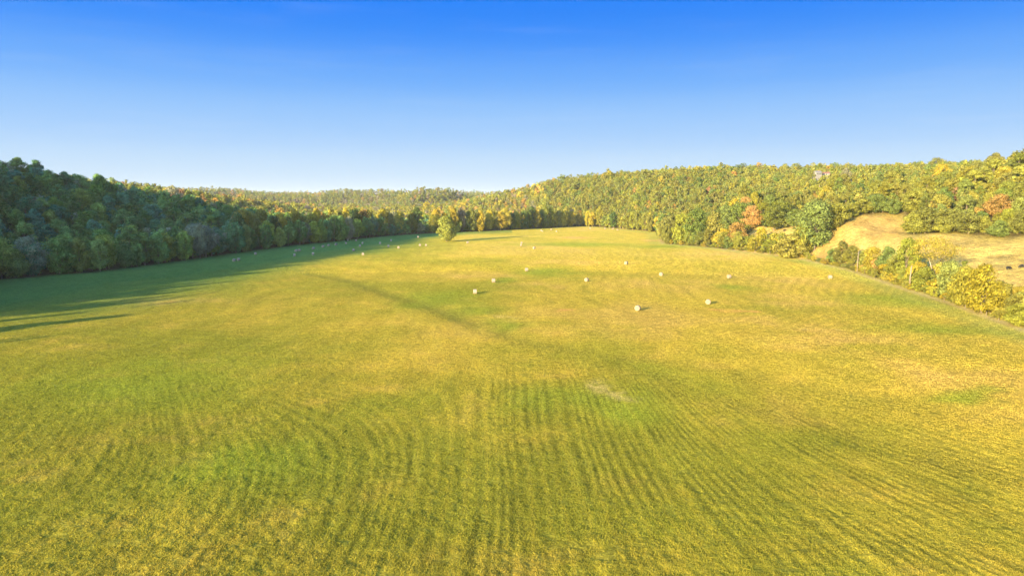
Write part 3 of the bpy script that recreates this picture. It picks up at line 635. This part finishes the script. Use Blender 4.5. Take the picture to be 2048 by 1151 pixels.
# (px, py of the bale's centre, axis angle in degrees, label)
E_, S_ = 75, 15
BALES = [(1275,616.5,68,'round hay bale nearest the viewer, its flat end turned to the front'),
 (1416,603,72,'round hay bale end-on to the viewer, second nearest, right of the nearest bale'),
 (950,583,8,'round hay bale side-on, lowest and leftmost of the three stepping up left of centre'),
 (987,561,10,'round hay bale side-on, middle of the three stepping up left of centre'),
 (1053,539,12,'round hay bale side-on, uppermost of the three stepping up left of centre'),
 (1173,559.5,58,'round hay bale near the middle of the field, left of the bale facing end-on'),
 (1252,526,50,'round hay bale standing alone above the middle of the sunlit field'),
 (1322,548,65,'round hay bale end-on, between the middle bale and the one with a dark side'),
 (1458,553,25,'round hay bale with its dark shaded side showing, right half of the field'),
 (1660,554,2,'round hay bale lying side-on nearest the right hedgerow and pole'),
 (1068,495.5,50,'round hay bale just right of and below the close pair near centre'),
 (1042,490,15,'nearer bale of the close pair right of the lone tree'),
 (1043,485.5,15,'farther bale of the close pair right of the lone tree'),
 (935,484.5,20,'round hay bale just right of the lone tree, below its shadow'),
 (852,490,15,'right-hand bale of two side by side left of the lone tree'),
 (840,490,15,'left-hand bale of two side by side left of the lone tree'),
 (797,494.5,20,'sunlit round hay bale just outside the edge of the big shadow'),
 (777,492,15,'round hay bale right on the edge of the big shadow'),
 (726,508,12,'round hay bale at the tip of the nearest shadow finger left of centre'),
 (707,500,25,'round hay bale in the sunlit sliver between two long shadows'),
 (626,507.5,15,'shaded round hay bale left of the sunlit sliver, lower right of a group'),
 (589,510,15,'shaded round hay bale, lowest of the trio near the left treeline'),
 (592,501,70,'left bale of the touching pair in the shade, middle of the left field'),
 (598.5,500,70,'right bale of the touching pair in the shade, middle of the left field'),
 (627,496,65,'shaded dark round bale, first of four rising right along the treeline'),
 (646,492.5,65,'shaded dark round bale, second of four rising right along the treeline'),
 (657,490,65,'shaded dark round bale, third of four rising right along the treeline'),
 (672,488.5,65,'shaded dark round bale, fourth of four rising right along the treeline'),
 (511,507,15,'pale round bale alone close to the shaded left treeline'),
 (468,520,70,'left bale of the leftmost pair in the shade'),
 (477,518.5,70,'right bale of the leftmost pair in the shade'),
 (692,486,15,'shaded pale bale just below the farthest shaded bale against the trees'),
 (695,480,30,'shaded bale close against the treeline, left of a similar one'),
 (712,480.5,20,'shaded bale close against the treeline, right of a similar one'),
 (725,486,15,'shaded bale above another one, right of the sunlit sliver top'),
 (720,491.5,15,'shaded bale halfway between the sunlit sliver and the treeline'),
 (760,486,15,'shaded bale alone in the upper part of the big shadow'),
 (782,480.5,15,'shaded bale near the trees, upper right part of the big shadow'),
 (836,474,15,'farthest shaded bale, near the trees just left of the lone tree'),
 (1082,460.5,15,'left bale of the far touching pair by the dark far treeline'),
 (1084.7,461.7,60,'right bale of the far touching pair by the dark far treeline'),
 (1102.5,459,15,'far bale nearest the foot of the dark far treeline'),
 (1113,462.5,60,'far dark-sided bale right of the touching pair at the far end'),
 (1180,456,15,'tiny far bale at the very top of the field, leftmost of four'),
 (1210,457,15,'tiny far bale at the top of the field, second of four'),
 (1226,457.5,15,'tiny far bale at the top of the field, third of four'),
 (1235,459.5,15,'tiny far bale at the top of the field, rightmost of four')]
for (px, py, an, lab) in BALES:
    k = on_flat(px, py)[1]; x, y, z = hit(px, py + .84*F/k)
    o = link('hay_bale', BM); o.location = (x, y, z - .02); o.rotation_euler = (0, 0, R(an + random.uniform(-4, 4))); s = random.uniform(.95, 1.06); o.scale = (s, s, s)
    tag(o, lab, 'hay bale', 'round hay bales left in the hay field')

# ------------------------------------------------------------------ poles
def pole(px, py, hpx, rad, lab, arm=False):
    x, y, z = hit(px, py); h = hpx*y/F; e = empty('utility_pole', (x, y, z))
    mb = MB(); mb.tube([(0,0,-.8),(0,0,h*.5),(.02*h,0,h)], [rad*1.1, rad, rad*.8], 10); link('pole_shaft', mb.mesh('pole_shaft', M_WOOD, True), e)
    mb = MB(); mb.tube([(.02*h,0,h),(.02*h,0,h+.06),(.02*h,0,h+.1)], [rad*.9, rad*.9, rad*.3], 10); link('pole_cap', mb.mesh('pole_cap', M_WOOD, True), e)
    tag(e, lab, 'pole', 'weathered wooden poles')
pole(1714, 544, 41, .22, 'leaning pale wooden pole at the field edge beside a hay bale')
pole(1819, 576, 45, .30, 'thick pale wooden pole among yellow shrubs in the right hedgerow')
pole(1637, 397, 26, .40, 'pale wooden pole high on the hill below the ridge houses')

# forked pale tree in the hedgerow
def forked_tree():
    x, y, z = hit(1864, 572); k = y/F; e = empty('forked_tree', (x, y, z))
    H_ = 98*k; mb = MB(); b = 26*k
    mb.tube([(0,0,-.5),(.1,0,b*.5),(0,0,b)], [.42,.36,.34], 8)
    for (dx, dz, w) in ((-11, 30, .24), (14, 26, .26)):
        mb.tube([(0,0,b),(dx*k*.6,-.3,b+dz*k*.5),(dx*k,0,b+dz*k)], [w,w*.85,w*.6], 7)
        for s in (-1, 0, 1): mb.tube([(dx*k,0,b+dz*k),(dx*k*1.5+s*8*k, s*1.2, b+dz*k*1.5),(dx*k*1.7+s*14*k, s*2.2, b+dz*k*1.9)], [w*.5,w*.3,.04], 5)
    link('trunk', mb.mesh('forked_trunk', M_PALEBARK, True), e)
    V, Fq, lv, lb = crown_arrays(55, 50*k, 50*k, H_, 60, 3600, .45, 'spread', .8)
    c = link('crown', mesh_np('forked_crown', V, Fq, [M_LEAF], fattr=lv), e); c['tint'] = [.26,.22,.035]
    tag(e, 'spreading yellowish tree with a pale forked trunk in the right hedgerow', 'tree')
forked_tree()

# ------------------------------------------------------------------ cattle
def cow_mesh(graze):
    me = bpy.data.meshes.new('cow'); hz = .75 if not graze else .35
    J = [((-.75,0,1.05),.33),((-.2,0,1.02),.38),((.35,0,1.04),.37),((.75,0,1.10),.27),((1.05,0,1.15 if not graze else .85),.17),((1.30,0,1.2 if not graze else .45),.14),((1.55,0,1.05 if not graze else .22),.09)]
    for sx in (-.7, .55):
        for sy in (-.22, .22): J += [((sx,sy,.75),.15),((sx+(.06 if sx < 0 else -.02),sy,.42),.085),((sx,sy,.03),.07)]
    J += [((-1.05,0,1.15),.06),((-1.12,0,.6),.035),((1.28,.2,1.27 if not graze else .6),.04),((1.28,-.2,1.27 if not graze else .6),.04)]
    Ed = [(0,1),(1,2),(2,3),(3,4),(4,5),(5,6)]
    for b, a in ((7,0),(10,0),(13,2),(16,2)): Ed += [(a,b),(b,b+1),(b+1,b+2)]
    Ed += [(0,19),(19,20),(5,21),(5,22)]
    me.from_pydata([j[0] for j in J], Ed, []); o = bpy.data.objects.new('black_cow', me); COL.objects.link(o)
    m = o.modifiers.new('skin', 'SKIN'); m.use_smooth_shade = True
    for i, j in enumerate(J): me.skin_vertices[0].data[i].radius = (j[1], j[1])
    me.skin_vertices[0].data[1].use_root = True; me.skin_vertices[0].data[0].use_root = False
    s = o.modifiers.new('sub', 'SUBSURF'); s.levels = s.render_levels = 1
    dg = bpy.context.evaluated_depsgraph_get(); dg.update(); ev = bpy.data.meshes.new_from_object(o.evaluated_get(dg)); bpy.data.objects.remove(o)
    ev.materials.clear(); ev.materials.append(M_COW); return ev
for (px, py, gz, rz, lab) in ((2017, 540, True, 5, 'black cow grazing on the pasture slope behind the hedgerow, left of another'),
                              (2043, 536, True, 190, 'black cow grazing at the right edge of the photo, higher on the slope'),
                              (1569, 463, False, 10, 'small distant black cow in the little hillside clearing')):
    x, y, z = hit(px, py); o = link('black_cow', cow_mesh(gz)); o.location = (x, y, z); o.rotation_euler = (0,0,R(rz)); tag(o, lab, 'cow', 'black cattle on the pasture')

# ------------------------------------------------------------------ houses on the ridge
def house(px, py, w, d, hw, rz, lab, Y, roofm):
    x, y, _ = at_depth(px, py, Y); z = at_depth(px, py, Y)[2]
    e = empty('house', (x, y, z), R(rz)); gz = g(x, y)
    mb = MB(); mb.box(-w/2, w/2, -d/2, d/2, min(gz - z - .5, -.5), hw); wv = link('wall', mb.mesh('house_wall', M_WHITE), e)
    mb = MB(); b = 0; rh = d*.32; o_ = .4
    mb.v = [(-w/2-o_,-d/2-o_,hw+.01),(w/2+o_,-d/2-o_,hw+.01),(w/2+o_,d/2+o_,hw+.01),(-w/2-o_,d/2+o_,hw+.01),(-w/2-o_,0,hw+rh),(w/2+o_,0,hw+rh)]
    mb.f = [(0,1,5,4),(2,3,4,5),(0,4,3),(1,2,5),(3,2,1,0)]; rf = link('roof', mb.mesh('house_roof', roofm), e)
    mb = MB(); mb.box(w*.2, w*.2+.7, -.4, .3, hw+rh*.4, hw+rh+.8); link('chimney', mb.mesh('house_chimney', M_ROOF), rf)
    for i in range(3):
        mb = MB(); cx = -w*.33 + i*w*.33; mb.box(cx-.5, cx+.5, -d/2-.05, -d/2+.02, .9, 2.2); link('window', mb.mesh('house_window', M_GLASS), e)
    tag(e, lab, 'house', 'houses on the right-hand ridge')
house(1634, 351, 7, 5, 3.0, 20, 'white house peeping over the ridge trees above the pale pole', 690, M_WHITE)
house(1652, 352, 6, 5, 2.4, -10, 'small reddish-roofed house on the ridge right of the white house', 700, M_ROOF)

# pale fence posts at the near end of the hedgerow
for i, (px, py) in enumerate([(1972,632),(1979,634),(1997,640),(1930,616),(1888,602)]):
    x, y, z = hit(px, py); mb = MB(); mb.tube([(0,0,-.4),(0,0,1.0),(0,0,1.35),(0,0,1.4)], [.09,.085,.08,.02], 8)
    o = link('fence_post', mb.mesh('fence_post', M_WOOD, True)); o.location = (x-.8, y-1.2, z)
    tag(o, ['pale wooden fence post, left of two close together under the big yellow tree','pale wooden fence post, right of two close together under the big yellow tree','pale fence post nearest the right edge of the photo',
            'pale fence post below the yellow-green tree in the hedgerow','pale fence post farthest left along the hedgerow foot'][i], 'fence post', 'fence posts along the hedgerow')
